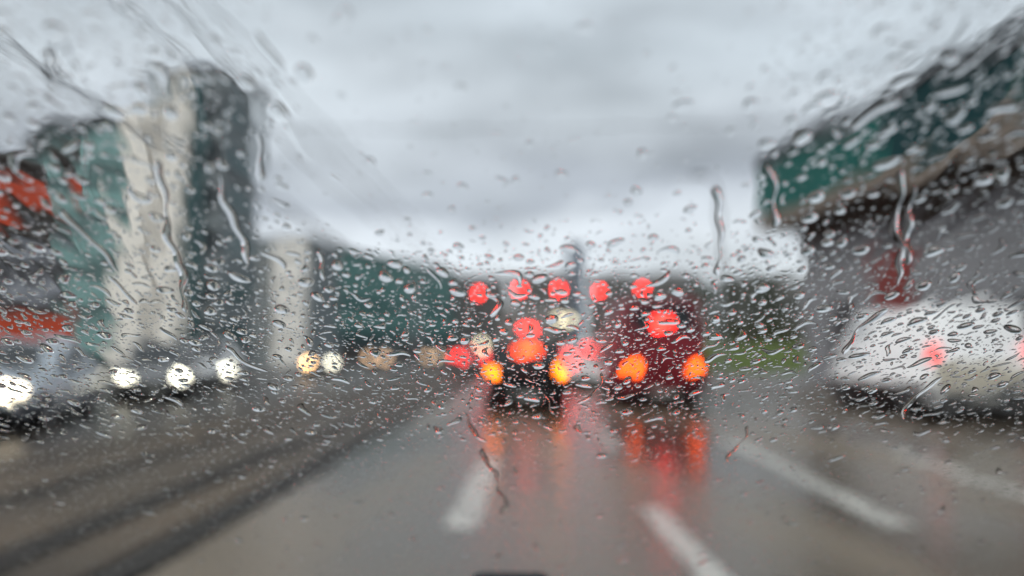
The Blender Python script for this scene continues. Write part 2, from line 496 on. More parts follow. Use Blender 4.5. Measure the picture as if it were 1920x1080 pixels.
def car(name, label, cat, loc, rz, group, paint, L=4.1, W=1.76, H=1.48, belt=0.92, clr=0.22, style='hatch', rear=None, brake=None, head=None,
        rear_z=0.82, rear_size=(0.20, 0.20), brake_z=None, head_z=0.66, head_size=(0.30, 0.16), dirty=False, brake_w=0.34, brake_h=0.05, inset=0.0):
    t = thing(name, label, cat, loc, rz, group)
    hw = W / 2
    bon = belt - 0.10             # bonnet height at the nose
    if style == 'van':
        secs = [(0.0, hw - 0.03, clr + 0.14, belt - 0.02), (0.06, hw, clr + 0.04, belt), (L * 0.3, hw, clr, belt), (L * 0.74, hw, clr, belt), (L * 0.86, hw - 0.02, clr, belt - 0.06),
                (L * 0.96, hw - 0.08, clr + 0.04, belt - 0.2), (L, hw - 0.2, clr + 0.12, belt - 0.36)]
        b = (hw - 0.02, hw - 0.06, 0.03, L * 0.92, belt - 0.03)
        tp = (hw - 0.14, hw - 0.20, 0.12, L * 0.70, H)
    elif style == 'sedan':
        secs = [(0.0, hw - 0.10, clr + 0.15, belt - 0.08), (0.10, hw - 0.02, clr + 0.05, belt), (L * 0.2, hw, clr, belt + 0.02), (L * 0.5, hw, clr, belt), (L * 0.72, hw, clr, belt - 0.03),
                (L * 0.93, hw - 0.06, clr + 0.03, bon - 0.08), (L, hw - 0.2, clr + 0.12, bon - 0.22)]
        b = (hw - 0.05, hw - 0.07, L * 0.14, L * 0.73, belt - 0.02)
        tp = (hw - 0.22, hw - 0.22, L * 0.29, L * 0.54, H)
    else:
        secs = [(0.0, hw - 0.10, clr + 0.15, belt - 0.06), (0.10, hw - 0.02, clr + 0.05, belt), (L * 0.25, hw, clr, belt + 0.01), (L * 0.5, hw, clr, belt), (L * 0.74, hw, clr, belt - 0.03),
                (L * 0.93, hw - 0.06, clr + 0.03, bon - 0.08), (L, hw - 0.2, clr + 0.12, bon - 0.22)]
        b = (hw - 0.05, hw - 0.07, 0.06, L * 0.76, belt - 0.02)
        tp = (hw - 0.20, hw - 0.22, 0.36, L * 0.55, H)
    MB().loft([section(*s) for s in secs]).build('body', paint, t, True)
    B, T = frustum_faces(b, tp)
    bm = bmesh.new()
    vs = [bm.verts.new(p) for p in B + T]
    for q in ((3, 2, 1, 0), (4, 5, 6, 7), (0, 1, 5, 4), (1, 2, 6, 5), (2, 3, 7, 6), (3, 0, 4, 7)):
        bm.faces.new([vs[i] for i in q])
    bmesh.ops.bevel(bm, geom=[e for e in bm.edges if max(v.co.z for v in e.verts) > belt + 0.1], offset=0.07, segments=3, affect='EDGES', profile=0.5)
    MB().bm(bm).build('cabin', paint, t, True)
    # windows as thin panes 6 mm proud of the cabin sides
    def pane(nm, q, u0, u1, v0, v1, th=0.006):
        MB().slab(lerp_quad(q, u0, u1, v0, v1), th).build(nm, M['sky_painted' if dirty else 'winglass'], t)
    rearq = [B[0], B[1], T[1], T[0]]
    frontq = [B[2], B[3], T[3], T[2]]
    rightq = [B[1], B[2], T[2], T[1]]
    leftq = [B[3], B[0], T[0], T[3]]
    v0 = 0.10 if style != 'van' else 0.40
    if not dirty:
        pane('rear_window', rearq, 0.10, 0.90, 0.14 if style != 'van' else 0.42, 0.86)
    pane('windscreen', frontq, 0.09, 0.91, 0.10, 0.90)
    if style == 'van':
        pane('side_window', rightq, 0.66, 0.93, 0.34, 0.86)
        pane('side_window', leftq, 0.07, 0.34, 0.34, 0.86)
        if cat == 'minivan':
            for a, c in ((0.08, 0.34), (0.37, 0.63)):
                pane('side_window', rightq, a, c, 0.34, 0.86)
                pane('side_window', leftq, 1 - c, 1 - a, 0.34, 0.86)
    else:
        for a, c in ((0.09, 0.46), (0.49, 0.88)):
            pane('side_window', rightq, a, c, 0.14, 0.86)
            pane('side_window', leftq, 1 - c, 1 - a, 0.14, 0.86)
    r = 0.31 if style != 'van' else 0.34
    for sx in (-1, 1):
        for y in (L * 0.19, L * 0.81):
            wheel(t, sx * (hw - 0.085), y, r, 0.21, sx)
        # tail lights and headlights wrap round the corners
        MB().box(sx * (hw - 0.02 - inset) - rear_size[0] * (1 if sx > 0 else 0), sx * (hw - 0.02 - inset) + rear_size[0] * (0 if sx > 0 else 1), -0.035, 0.16, rear_z - rear_size[1] / 2, rear_z + rear_size[1] / 2, 0.025).build('tail_light', rear or M['lens_off'], t, True)
        hm = head[0 if sx < 0 else 1] if isinstance(head, tuple) else head
        x1 = hw - 0.13
        MB().box(min(sx * x1, sx * (x1 - head_size[0])), max(sx * x1, sx * (x1 - head_size[0])), L - 0.14, L + 0.03, head_z - head_size[1] / 2, head_z + head_size[1] / 2, 0.03).build('headlight', hm or M['pale_glass'], t, True)
        MB().box(min(sx * (hw + 0.02), sx * (hw + 0.2)), max(sx * (hw + 0.02), sx * (hw + 0.2)), L * 0.66, L * 0.66 + 0.12, belt + 0.02, belt + 0.18, 0.03).build('mirror', M['black'], t, True)
        MB().box(min(sx * (hw + 0.004), sx * (hw + 0.022)), max(sx * (hw + 0.004), sx * (hw + 0.022)), L * 0.45, L * 0.49, belt - 0.14, belt - 0.11, 0.006).build('door_handle', M['black'], t)
    MB().box(-hw + 0.06, hw - 0.06, -0.06, 0.12, clr + 0.10, clr + 0.30, 0.04).build('bumper', M['black'], t, True)
    MB().box(-hw + 0.16, hw - 0.16, L - 0.10, L + 0.05, clr + 0.06, clr + 0.24, 0.04).build('bumper', M['black'], t, True)
    MB().box(-0.45, 0.45, L - 0.10, L + 0.015, clr + 0.28, clr + 0.40, 0.02).build('grille', M['black'], t, True)
    MB().box(-hw + 0.12, hw - 0.12, 0.12, L - 0.3, 0.11, clr + 0.08).build('underbody', M['black'], t)
    MB().box(-0.26, 0.26, -0.075, -0.062, clr + 0.14, clr + 0.25).build('number_plate', M['plate'], t)
    MB().box(-0.26, 0.26, L + 0.052, L + 0.064, clr + 0.10, clr + 0.21).build('number_plate', M['plate'], t)
    if dirty:
        for sx in (-1, 1):
            MB().box(min(sx * (hw - 0.06), sx * (hw + 0.014)), max(sx * (hw - 0.06), sx * (hw + 0.014)), 0.12, L - 0.25, clr - 0.04, clr + 0.38, 0.02).build('side_cladding', M['black'], t, True)
        MB().box(-hw + 0.10, hw - 0.10, -0.032, 0.05, clr + 0.34, belt - 0.05, 0.03).build('tailgate_panel', M['car_dirty'], t, True)
    if brake:
        z = brake_z or H - 0.1
        # y of the rear face at that height
        k = max(0.0, min(1.0, (z - b[4]) / (tp[4] - b[4])))
        y = b[2] + (tp[2] - b[2]) * k
        MB().box(-brake_w / 2, brake_w / 2, y - 0.05, y + 0.05, z - brake_h, z + brake_h, 0.015).build('brake_light', brake, t, True)
    return t


Q = 'cars queueing ahead'
ON = 'oncoming cars with lit headlights'
car('hatchback', 'small black hatchback straight ahead with orange tail lights lit', 'car', (0.03, 17.0, 0.008), 0, Q, M['car_black'], L=3.9, W=1.78, H=1.47, clr=0.14,
    rear=M['lamp_orange'], brake=M['lamp_brake'], rear_z=0.83, rear_size=(0.22, 0.22), inset=0.06, brake_z=1.27, brake_w=0.40, brake_h=0.07)
car('delivery_van', 'tall dark red van in the lane right of the black hatchback', 'van', (2.98, 17.3, 0.008), 0, Q, M['car_red'], L=5.2, W=1.94, H=2.42, belt=1.15,
    clr=0.18, style='van', rear=M['lamp_orange_red'], brake=M['lamp_signal'], rear_z=0.92, rear_size=(0.19, 0.20), inset=0.18, brake_z=1.84, brake_w=0.34, brake_h=0.09)
car('estate_car', 'pale silver car further ahead in the gap between hatchback and red van', 'car', (2.25, 27.0, 0.008), 0, Q, M['car_white'], L=4.4, W=1.78, H=1.52,
    rear=M['lamp_red'], brake=M['lamp_red'], rear_z=0.95, rear_size=(0.24, 0.26), brake_z=1.3, brake_w=0.4, brake_h=0.04)
car('saloon_car', 'dark grey car far ahead on the left, red tail lights lit', 'car', (-2.9, 42.0, 0.008), 0, Q, M['car_grey'], L=4.5, W=1.8, H=1.45, style='sedan',
    rear=M['lamp_red_soft'], brake=M['lamp_red_soft'], rear_z=0.98, rear_size=(0.32, 0.32), brake_z=1.3)
car('saloon_car', 'grey car far ahead right of the grey box truck', 'car', (2.55, 48.0, 0.008), 0, Q, M['car_grey'], L=4.5, W=1.8, H=1.45, style='sedan',
    rear=M['lamp_red'], brake=M['lamp_red'], rear_z=1.15, rear_size=(0.36, 0.34), brake_z=1.35)
# white van standing on the forecourt
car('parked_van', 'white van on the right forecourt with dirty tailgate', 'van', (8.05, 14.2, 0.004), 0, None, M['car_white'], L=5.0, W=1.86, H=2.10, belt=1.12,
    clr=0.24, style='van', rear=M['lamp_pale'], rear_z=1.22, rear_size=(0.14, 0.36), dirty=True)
# oncoming
PI = math.pi
car('saloon_car', 'silver blue car at the left edge with one warm headlight in view', 'car', (-9.49, 16.05, 0.008), PI + 0.263, ON, M['car_silver'], L=4.5, W=1.8, H=1.46, style='sedan', head=M['head_warm'])
car('hatchback', 'dark oncoming car behind the silver blue one, bright white headlights', 'car', (-10.35, 22.8, 0.008), PI + 0.36, ON, M['car_grey'], L=4.0, W=1.76, H=1.5, head=M['head_white'], head_size=(0.28, 0.19))
car('estate_car', 'white oncoming car in the outer lane below the tower', 'car', (-11.85, 30.4, 0.008), PI + 0.32, ON, M['car_white'], L=4.5, W=1.8, H=1.55, head=M['head_white'], head_size=(0.28, 0.19))
car('hatchback', 'oncoming car with one amber and one white headlight', 'car', (-11.0, 43.9, 0.008), PI + 0.17, ON, M['car_grey'], L=4.0, W=1.76, H=1.48, head=(M['head_white'], M['head_amber']), head_size=(0.32, 0.26), head_z=0.70)
car('saloon_car', 'small far oncoming car with dim orange headlights', 'car', (-11.1, 64.0, 0.008), PI, ON, M['car_grey'], L=4.4, W=1.8, H=1.45, style='sedan', head=M['head_dim'], head_size=(0.42, 0.4), head_z=0.8)
car('hatchback', 'farthest oncoming car under the long green hall, dim headlights', 'car', (-8.6, 78.0, 0.008), PI, ON, M['car_grey'], L=4.0, W=1.8, H=1.5, head=M['head_dim'], head_size=(0.42, 0.4), head_z=0.85)

# box truck ahead of the hatchback
t = thing('box_truck', 'grey box truck ahead of the black hatchback with a red light on its back', 'truck', (0.1, 34.0, 0.008), 0, Q)
MB().box(-1.2, 1.2, 0, 6.2, 0.95, 3.15, 0.06).build('cargo_box', M['truck'], t)
MB().box(-1.1, 1.1, 6.5, 8.4, 0.5, 2.5, 0.15).build('cab', M['car_grey'], t)
MB().box(-0.5, 0.5, 0.1, 8.2, 0.55, 0.93).build('chassis', M['black'], t)
for sx in (-0.58, 0.58):
    MB().box(sx - 0.56, sx + 0.56, -0.03, 0.0, 1.02, 3.05, 0.01).build('rear_door', M['truck'], t)
    MB().box(sx * 1.7 - 0.16, sx * 1.7 + 0.16, -0.06, 0.02, 0.70, 0.92, 0.02).build('tail_light', M['lamp_red'], t)
    for y in (1.2, 7.2):
        wheel(t, (1 if sx > 0 else -1) * 0.98, y, 0.46, 0.28, 1 if sx > 0 else -1)
MB().box(-0.24, 0.24, -0.08, -0.03, 2.08, 2.32, 0.03).build('brake_light', M['lamp_signal'], t)
MB().box(-1.1, 1.1, -0.08, 0.05, 0.45, 0.62, 0.03).build('bumper', M['darksteel'], t)

# ------------------------------------------------------------------ signals, lamps, wires
t = thing('signal_gantry', 'thin steel gantry across the road carrying five red signals', 'gantry', (0, 44.0, 0))
MB().tube([(8.6, 0, 0), (8.6, 0, 5.6)], 0.10, 12).build('post', M['steel'], t, True)
MB().tube([(-6.05, 0, 0), (-6.05, 0, 5.6)], 0.10, 12).build('post', M['steel'], t, True)
MB().tube([(-6.1, 0, 5.5), (8.65, 0, 5.5)], 0.06, 10).build('beam', M['steel'], t, True)
sig_labels = ['red signal lamp at the left end of the row of five', 'second red signal lamp from the left in the row of five', 'middle red signal lamp of the row of five',
              'second red signal lamp from the right in the row of five', 'red signal lamp at the right end of the row, above the red van']
for px, lab in zip(((898, 550), (974, 543), (1047, 544), (1125, 546), (1202, 539)), sig_labels):
    p = at(px[0], px[1], 43.8)
    s = thing('traffic_signal', lab, 'traffic signal', (p.x, 43.8, p.z), 0, 'red signals hanging from the gantry')
    MB().box(-0.19, 0.19, -0.02, 0.18, -0.72, 0.26, 0.03).build('housing', M['black'], s)
    for k, (z, m_) in enumerate(((0.0, M['lamp_signal']), (-0.28, M['lens_off']), (-0.55, M['lens_off']))):
        rr = 0.17 if k == 0 else 0.11
        mb = MB().lathe_x((0, 0, 0), [(0.0, 0.05), (rr * 0.6, 0.035), (rr, 0.0)], 20)
        mb.v = [(y, -0.025 - x, zz + z) for (x, y, zz) in mb.v]
        mb.build('lamp', m_, s, True)
    MB().tube([(0, 0.2, 0.2), (0, 0.2, 5.5 - p.z - 0.06)], 0.03, 8).build('hanger', M['steel'], s)

t = thing('globe_lamp', 'lamp post with two lit pale yellow globes beyond the traffic', 'lamp post', (at(1056, 600, 60).x, 60, 0))
MB().tube([(0, 0, 0), (0, 0, 3.5)], 0.06, 10).build('post', M['darksteel'], t, True)
MB().tube([(-0.42, 0, 3.5), (0.42, 0, 3.5)], 0.03, 8).build('arm', M['darksteel'], t, True)
for sx in (-0.42, 0.42):
    MB().ball((sx, 0, 3.72), 0.26).build('globe', M['globe'], t, True)
t = thing('globe_lamp', 'low lamp with one lit greenish globe left of the black hatchback', 'lamp post', (at(903, 648, 55).x, 55, 0))
MB().tube([(0, 0, 0), (0, 0, 1.5)], 0.05, 10).build('post', M['darksteel'], t, True)
MB().ball((0, 0, 1.7), 0.26).build('globe', M['globe'], t, True)

t = thing('street_lamp', 'tall grey street lamp left of the teal canopy', 'street lamp', (at(1352, 600, 48).x, 48, 0))
MB().tube([(0, 0, 0), (0, 0, 1.2), (0, 0, 11.0)], [0.17, 0.15, 0.10], 12).build('pole', M['steel'], t, True)
MB().tube([(0, 0, 10.9), (-0.3, -0.2, 11.5), (-1.2, -0.6, 11.8)], [0.07, 0.06, 0.05], 8).build('arm', M['steel'], t, True)
MB().box(-1.9, -1.1, -0.8, -0.45, 11.72, 11.9, 0.06).build('lamp_head', M['darksteel'], t, True)


def wire(x, h, y0, y1, lab, r=0.03, sag=0.12, xe=None):
    pts = []
    for i in range(41):
        k = i / 40
        y = y0 + (y1 - y0) * k
        ph = (y % 24.0) / 24.0
        pts.append((x + ((xe - x) * k if xe is not None else 0), y, h - sag * 4 * ph * (1 - ph)))
    tag(MB().tube(pts, r, 6).build('overhead_wire', M['wire'], None, True), lab, 'wire', 'overhead tram wires')


wire(-4.15, 5.5, 4.0, 120, 'overhead tram wire nearest the middle of the sky', 0.024)
wire(-4.02, 6.05, 4.0, 120, 'upper carrier wire above the nearest tram wire', 0.016, 0.35)
wire(-4.95, 5.6, 4.0, 120, 'second overhead tram wire from the middle of the sky', 0.020)
wire(-7.8, 6.0, 4.0, 100, 'overhead wire at the top left with a dark insulator', 0.035)
wire(-8.3, 6.15, 4.0, 100, 'outermost overhead wire in the top left corner', 0.025)
t = thing('insulator', 'dark insulator clamp on the top left overhead wire', 'insulator', (-7.8, 12.8, 5.95))
MB().lathe_x((0, 0, 0), [(0.0, -0.2), (0.10, -0.16), (0.05, -0.1), (0.12, -0.04), (0.05, 0.02), (0.12, 0.08), (0.05, 0.14), (0.0, 0.2)], 12).build('insulator_body', M['darksteel'], t, True)
MB().tube([(0, 0, -0.22), (0.02, 0.02, 0.42)], 0.06, 8).build('clamp', M['darksteel'], t, True)
t = thing('catenary_pole', 'grey steel pole at the left kerb holding the cross wire', 'pole', (-14.2, 19.0, 0.13))
MB().tube([(0, 0, 0), (0, 0, 8.4)], [0.16, 0.11], 12).build('pole', M['steel'], t, True)
pts = [(-14.2 + 25.2 * k / 30, 19.0, 7.15 - 0.5 * 4 * (k / 30) * (1 - k / 30)) for k in range(31)]
tag(MB().tube(pts, 0.012, 6).build('cross_wire', M['wire'], None, True), 'thin wire spanning the whole street across the sky', 'wire')

# ------------------------------------------------------------------ buildings


def frame(p1, p2):
    d = Vector((p2[0] - p1[0], p2[1] - p1[1], 0))
    return d.length, math.atan2(d.y, d.x)


def window_mesh(w, h, m, name='window'):
    mb = MB().box(-w / 2, w / 2, -0.02, 0.06, 0, h)
    me = bpy.data.meshes.new(name)
    me.from_pydata(mb.v, [], mb.f)
    me.materials.append(m)
    return me


def window_frame_mesh(w, h, m):
    mb = MB()
    f = 0.07
    mb.box(-w / 2 - f, -w / 2, -0.05, 0.06, -f, h + f)
    mb.box(w / 2, w / 2 + f, -0.05, 0.06, -f, h + f)
    mb.box(-w / 2, w / 2, -0.05, 0.06, -f, 0)
    mb.box(-w / 2, w / 2, -0.05, 0.06, h, h + f)
    mb.box(-0.03, 0.03, -0.04, -0.021, 0, h)
    me = bpy.data.meshes.new('frame')
    me.from_pydata(mb.v, [], mb.f)
    me.materials.append(m)
    return me


def windows(root, me, fr, xs, zs, y=0.0):
    for x in xs:
        for z in zs:
            o = bpy.data.objects.new('window', me)
            COL.objects.link(o)
            o.parent = root
            o.location = (x, y, z)
            if fr:
                q = bpy.data.objects.new('frame', fr)
                COL.objects.link(q)
                q.parent = o


def steps(a, b, n):
    return [a + (b - a) * (i + 0.5) / n for i in range(n)]


# left: shop with red boards
L1, a = frame((-17.85, 19.1), (-13.02, 22.0))
t = thing('shop_building', 'dark shop at the left edge with two red sign boards', 'shop', (-17.85, 19.1, 0.13), a)
MB().box(0, L1, 0, 9, 0, 6.5).build('wall', M['dark_wall'], t)
MB().box(-0.1, L1 + 0.1, -0.25, 9.1, 6.5, 6.75).build('roof', M['roof'], t)
MB().box(0.1, L1 + 0.02, -0.20, -0.003, 4.78, 5.9, 0.03).build('sign_board', M['red_sign'], t)
MB().box(0.1, L1 + 0.35, -0.28, -0.003, 0.95, 2.12, 0.03).build('sign_board', M['red_sign'], t)
windows(t, window_mesh(1.2, 0.62, M['pale_glass']), window_frame_mesh(1.2, 0.62, M['darksteel']), steps(0.1, L1 - 0.1, 4), (2.55, 3.55))
MB().box(0.0, L1, -0.10, -0.003, 4.35, 4.7).build('cornice', M['soffit'], t)

# left: teal wing and corner tower
p1, p2 = (-41.0, 56.5), (-22.9, 45.0)
L2, a = frame(p1, p2)
t = thing('office_building', 'teal clad office wing left of the pale pillars', 'building', (p1[0], p1[1], 0.0), a)
MB().box(0, L2, 0, 5, 0, 15.0).build('wall', M['teal_dark'], t)
MB().box(-0.1, L2, -0.3, 5.05, 15.0, 15.5).build('roof', M['darksteel'], t)
for k in range(5):
    z = 1.2 + k * 2.75
    MB().box(0.05, L2 - 0.05, -0.16, -0.003, z, z + 1.85).build('cladding_panel', M['teal_glass'], t)
for x in steps(0, L2, 11):
    MB().box(x - 0.05, x + 0.05, -0.22, -0.165, 0.4, 14.5).build('mullion', M['darksteel'], t)

p1, p2 = (-22.9, 44.9), (-17.2, 44.3)
L3, a = frame(p1, p2)
t = thing('corner_tower', 'tall corner tower with two pale pillars and grey brown side', 'tower', (p1[0], p1[1], 0.0), a)
MB().box(1.2, L3, 0, 4.6, 0, 17.2).build('wall', M['greybrown'], t)
MB().box(1.1, L3 + 0.1, -0.15, 4.7, 17.2, 17.5).build('roof', M['roof'], t)
MB().box(2.1, 4.6, 1.5, 4.6, 17.5, 18.4).build('roof_house', M['far_blue'], t)
MB().box(0.02, 2.05, -0.9, 2.5, 0, 15.2).build('pillar', M['cream'], t)
MB().box(2.5, 3.75, -0.9, -0.003, 0, 15.4).build('pillar', M['cream'], t)
MB().box(2.052, 2.498, -0.55, -0.003, 0, 15.0).build('recess_panel', M['beige'], t)
MB().box(3.752, 4.65, -0.35, -0.003, 0.5, 16.6).build('glass_strip', M['teal_band'], t)
windows(t, window_mesh(0.62, 1.3, M['winglass']), window_frame_mesh(0.62, 1.3, M['darksteel']), (5.2,), [1.6 + 2.6 * k for k in range(6)], -0.01)
for k in range(6):
    MB().box(L3 - 0.06, L3 + 0.02, 0.7, 3.9, 1.6 + 2.6 * k, 2.9 + 2.6 * k).build('side_window', M['teal_band'], t)
o = MB()
mb = MB().lathe_x((0, 0, 0), [(0.52, -0.08), (0.72, -0.1), (0.80, 0), (0.72, 0.1), (0.52, 0.08), (0.52, -0.08)], 28)
mb.v = [(3.4 + y, -1.0 + x, 16.15 + z) for (x, y, z) in mb.v]
mb.build('emblem', M['cream'], t, True)

# left: block with white stair column, then the long green hall
p1, p2 = (-30.5, 86.0), (-23.2, 85.0)
L4, a = frame(p1, p2)
t = thing('stair_block', 'grey block with a white stair column beside the green hall', 'building', (p1[0], p1[1], 0.0), a)
MB().box(0, L4 - 0.2, 0, 9, 0, 13.4).build('wall', M['greybrown'], t)
MB().box(-0.1, L4, -0.1, 9.1, 13.4, 13.7).build('roof', M['roof'], t)
MB().box(3.7, 7.1, -0.8, -0.003, 0, 13.2).build('stair_column', M['white_render'], t)
windows(t, window_mesh(1.0, 1.3, M['winglass']), window_frame_mesh(1.0, 1.3, M['white_render']), (1.0, 2.7), [1.5 + 2.9 * k for k in range(4)], -0.01)
windows(t, window_mesh(0.9, 0.7, M['winglass']), None, (5.4,), [2.5 + 2.9 * k for k in range(4)], -0.81)

p1, p2 = (-26.6, 98.0), (-12.1, 133.0)
L5, a = frame(p1, p2)
t = thing('factory_hall', 'long green hall receding behind the oncoming cars', 'building', (p1[0], p1[1], 0.0), a)
MB().box(0, L5, 0, 20, 0, 14.6).build('wall', M['teal_hall'], t)
MB().box(-0.1, L5 + 0.1, -0.2, 20.1, 14.6, 15.0).build('roof', M['darksteel'], t)
MB().box(0.3, L5 - 0.3, -0.12, -0.003, 2.6, 4.2).build('window_band', M['teal_band'], t)
MB().box(0.3, L5 - 0.3, -0.12, -0.003, 7.4, 8.2).build('window_band', M['teal_band'], t)
MB().box(0.0, L5, -0.06, -0.003, 0.0, 2.3).build('plinth', M['dark_wall'], t)
windows(t, window_mesh(3.4, 3.0, M['darksteel']), None, (5, 12, 26), (0.02,), -0.07)

# far skyline
for (p1, p2, h, m_, nm, lab) in (
        ((-14.6, 150), (-3.5, 154), 15.0, 'far_wall', 'apartment_block', 'grey block closing the street behind the left signals'),
        ((-3.2, 190), (10.0, 188), 19.5, 'far_wall', 'apartment_block', 'grey block behind the box truck, left of the narrow tower'),
        ((16.6, 300), (22.5, 300), 42.0, 'far_blue', 'office_tower', 'narrow blue grey tower on the skyline above the signals'),
        ((13.8, 171), (36.0, 165), 17.5, 'far_wall', 'apartment_block', 'grey block behind the red van roof'),
        ((37.0, 150), (56.0, 140), 14.5, 'far_wall', 'apartment_block', 'grey block behind the dark trees on the right')):
    Lk, a = frame(p1, p2)
    t = thing(nm, lab, 'building', (p1[0], p1[1], 0.0), a)
    MB().box(0, Lk, 0, 12, 0, h).build('wall', M[m_], t)
    MB().box(-0.2, Lk + 0.2, -0.2, 12.2, h, h + 0.5).build('roof', M['roof'], t)
    nx, nz = max(2, int(Lk / 3.2)), max(2, int(h / 3.2))
    windows(t, window_mesh(1.5, 1.5, M['winglass']), None, steps(0.4, Lk - 0.4, nx), [1.1 + 3.1 * k for k in range(nz)], -0.03)

# right: shop with deep teal fascia
p1, p2 = (9.55, 32.0), (12.75, 10.2)
L6, a = frame(p1, p2)
t = thing('canopy_building', 'grey shop with overhanging roof and deep teal fascia', 'shop', (p1[0], p1[1], 0.0), a)
MB().box(0.4, L6, 1.45, 14, 0.0, 6.1).build('wall', M['grey_wall'], t)
MB().box(0.0, L6 + 0.5, 0.12, 14, 6.25, 8.6).build('roof', M['roof'], t)
MB().box(0.0, 8.6, -0.06, 0.117, 6.65, 8.55).build('fascia_panel', M['teal_sign'], t)
MB().box(8.6, 14.2, -0.06, 0.117, 6.65, 8.55).build('fascia_panel', M['fascia_dark'], t)
MB().box(14.2, L6 + 0.5, -0.06, 0.117, 6.65, 8.55).build('fascia_panel', M['fascia_green'], t)
MB().box(-0.1, L6 + 0.5, -0.14, 0.3, 8.56, 9.1).build('coping', M['darksteel'], t)
MB().box(-0.06, L6 + 0.5, -0.12, 0.117, 6.10, 6.645).build('eave_trim', M['beige'], t)
MB().box(0.0, L6 + 0.5, 0.12, 2.0, 6.12, 6.245).build('soffit', M['soffit'], t)
MB().box(0.4, L6, 1.3, 1.447, 5.5, 6.10).build('lintel_band', M['soffit'], t)
MB().box(5.6, 7.4, 1.32, 1.447, 2.2, 4.7, 0.02).build('banner', M['red_banner'], t)
MB().box(2.6, 4.3, 1.38, 1.447, 0.14, 3.0).build('door', M['darksteel'], t)
windows(t, window_mesh(1.8, 1.7, M['winglass']), window_frame_mesh(1.8, 1.7, M['darksteel']), (9.5, 12.2, 14.9, 17.6, 20.2), (0.9,), 1.44)

# ------------------------------------------------------------------ vegetation
bank = MB()
nx, ny = 30, 14
vs = []
for j in range(ny + 1):
    for i in range(nx + 1):
        x = 9.7 + 30 * i / nx
        y = 48 + 40 * j / ny
        e = min(1, i / 5, (nx - i) / 5)
        k = min(1.0, max(0, (j - 1) / 8))
        z = 0.02 + 2.0 * e * (k * k * (3 - 2 * k)) + 0.12 * math.sin(i * 1.3) * math.cos(j * 0.9) * e * k
        vs.append((x, y, z))
bank.add(vs, [(j * (nx + 1) + i, j * (nx + 1) + i + 1, (j + 1) * (nx + 1) + i + 1, (j + 1) * (nx + 1) + i) for j in range(ny) for i in range(nx)])
bo = bank.build('grass_bank', M['grass'], None, True)
struct(bo, 'green grass bank right of the road', 'grass bank')
gb = MB()
for _ in range(9000):
    i, j = random.randrange(nx), random.randrange(ny)
    u, v = random.random(), random.random()
    A, B_, C_, D_ = [Vector(vs[q]) for q in (j * (nx + 1) + i, j * (nx + 1) + i + 1, (j + 1) * (nx + 1) + i + 1, (j + 1) * (nx + 1) + i)]
    p = A.lerp(B_, u).lerp(D_.lerp(C_, u), v)
    an = random.uniform(0, 6.28)
    w, h = random.uniform(0.02, 0.05), random.uniform(0.12, 0.32)
    dx, dy = math.cos(an) * w, math.sin(an) * w
    ox, oy = random.uniform(-0.1, 0.1), random.uniform(-0.1, 0.1)
    gb.add([(p.x - dx, p.y - dy, p.z - 0.02), (p.x + dx, p.y + dy, p.z - 0.02), (p.x + ox, p.y + oy, p.z + h)], [(0, 1, 2)])
tag(gb.build('grass', M['blade']), 'long wet grass growing on the bank', 'grass', None, 'stuff')


def leaf_cloud(mb, c, rad, n, size, flat=1.0):
    for _ in range(n):
        d = Vector((random.gauss(0, 1), random.gauss(0, 1), random.gauss(0, 1))).normalized() * random.random() ** 0.45
        p = Vector((c[0] + d.x * rad[0], c[1] + d.y * rad[1], c[2] + d.z * rad[2]))
        a = Vector((random.gauss(0, 1), random.gauss(0, 1), random.gauss(0, 0.6))).normalized() * size * random.uniform(0.6, 1.3)
        b = a.cross(Vector((random.gauss(0, 1), random.gauss(0, 1), random.gauss(0, 1))).normalized()) * 0.6
        mb.add([p - a, p - b * 0.6, p + a, p + b * 0.6], [(0, 1, 2, 3)])


def tree(x, y, z0, h, w, lab, n=26):
    t = thing('tree', lab, 'tree', (x, y, z0), random.uniform(0, 6), 'dark trees beyond the grass bank')
    tr = MB()
    tr.tube([(0, 0, -0.3), (0.05, 0, h * 0.25), (-0.04, 0.06, h * 0.5), (0.02, 0, h * 0.85)], [0.2, 0.16, 0.11, 0.03], 9)
    cr = MB()
    for k in range(n):
        an = random.uniform(0, 6.28)
        zz = random.uniform(0.32, 1.0)
        rr = w * (1.05 - abs(zz - 0.6) * 1.4) * random.uniform(0.25, 1.0)
        c = (math.cos(an) * rr, math.sin(an) * rr, zz * h)
        if k % 3 == 0:
            tr.tube([(0, 0, max(h * 0.2, c[2] - h * 0.25)), (c[0] * 0.6, c[1] * 0.6, c[2] - h * 0.08), c], [0.07, 0.045, 0.015], 6)
        q = random.uniform(0.25, 0.5) * w
        leaf_cloud(cr, c, (q, q, q * 0.7), 90, 0.30)
    tr.build('trunk', M['bark'], t, True)
    cr.build('crown', M['leaf'], t)


tree(22.0, 92, 0.3, 9.6, 3.2, 'dark bushy tree nearest the red van at the end of the bank')
tree(28.5, 96, 0.6, 10.2, 3.6, 'dark broad tree in the middle of the row behind the bank')
tree(34.5, 94, 0.6, 9.0, 3.2, 'dark rounded tree at the canopy end of the row behind the bank')
tree(15.5, 100, 0.0, 8.4, 2.6, 'dark slim tree partly hidden by the red van')

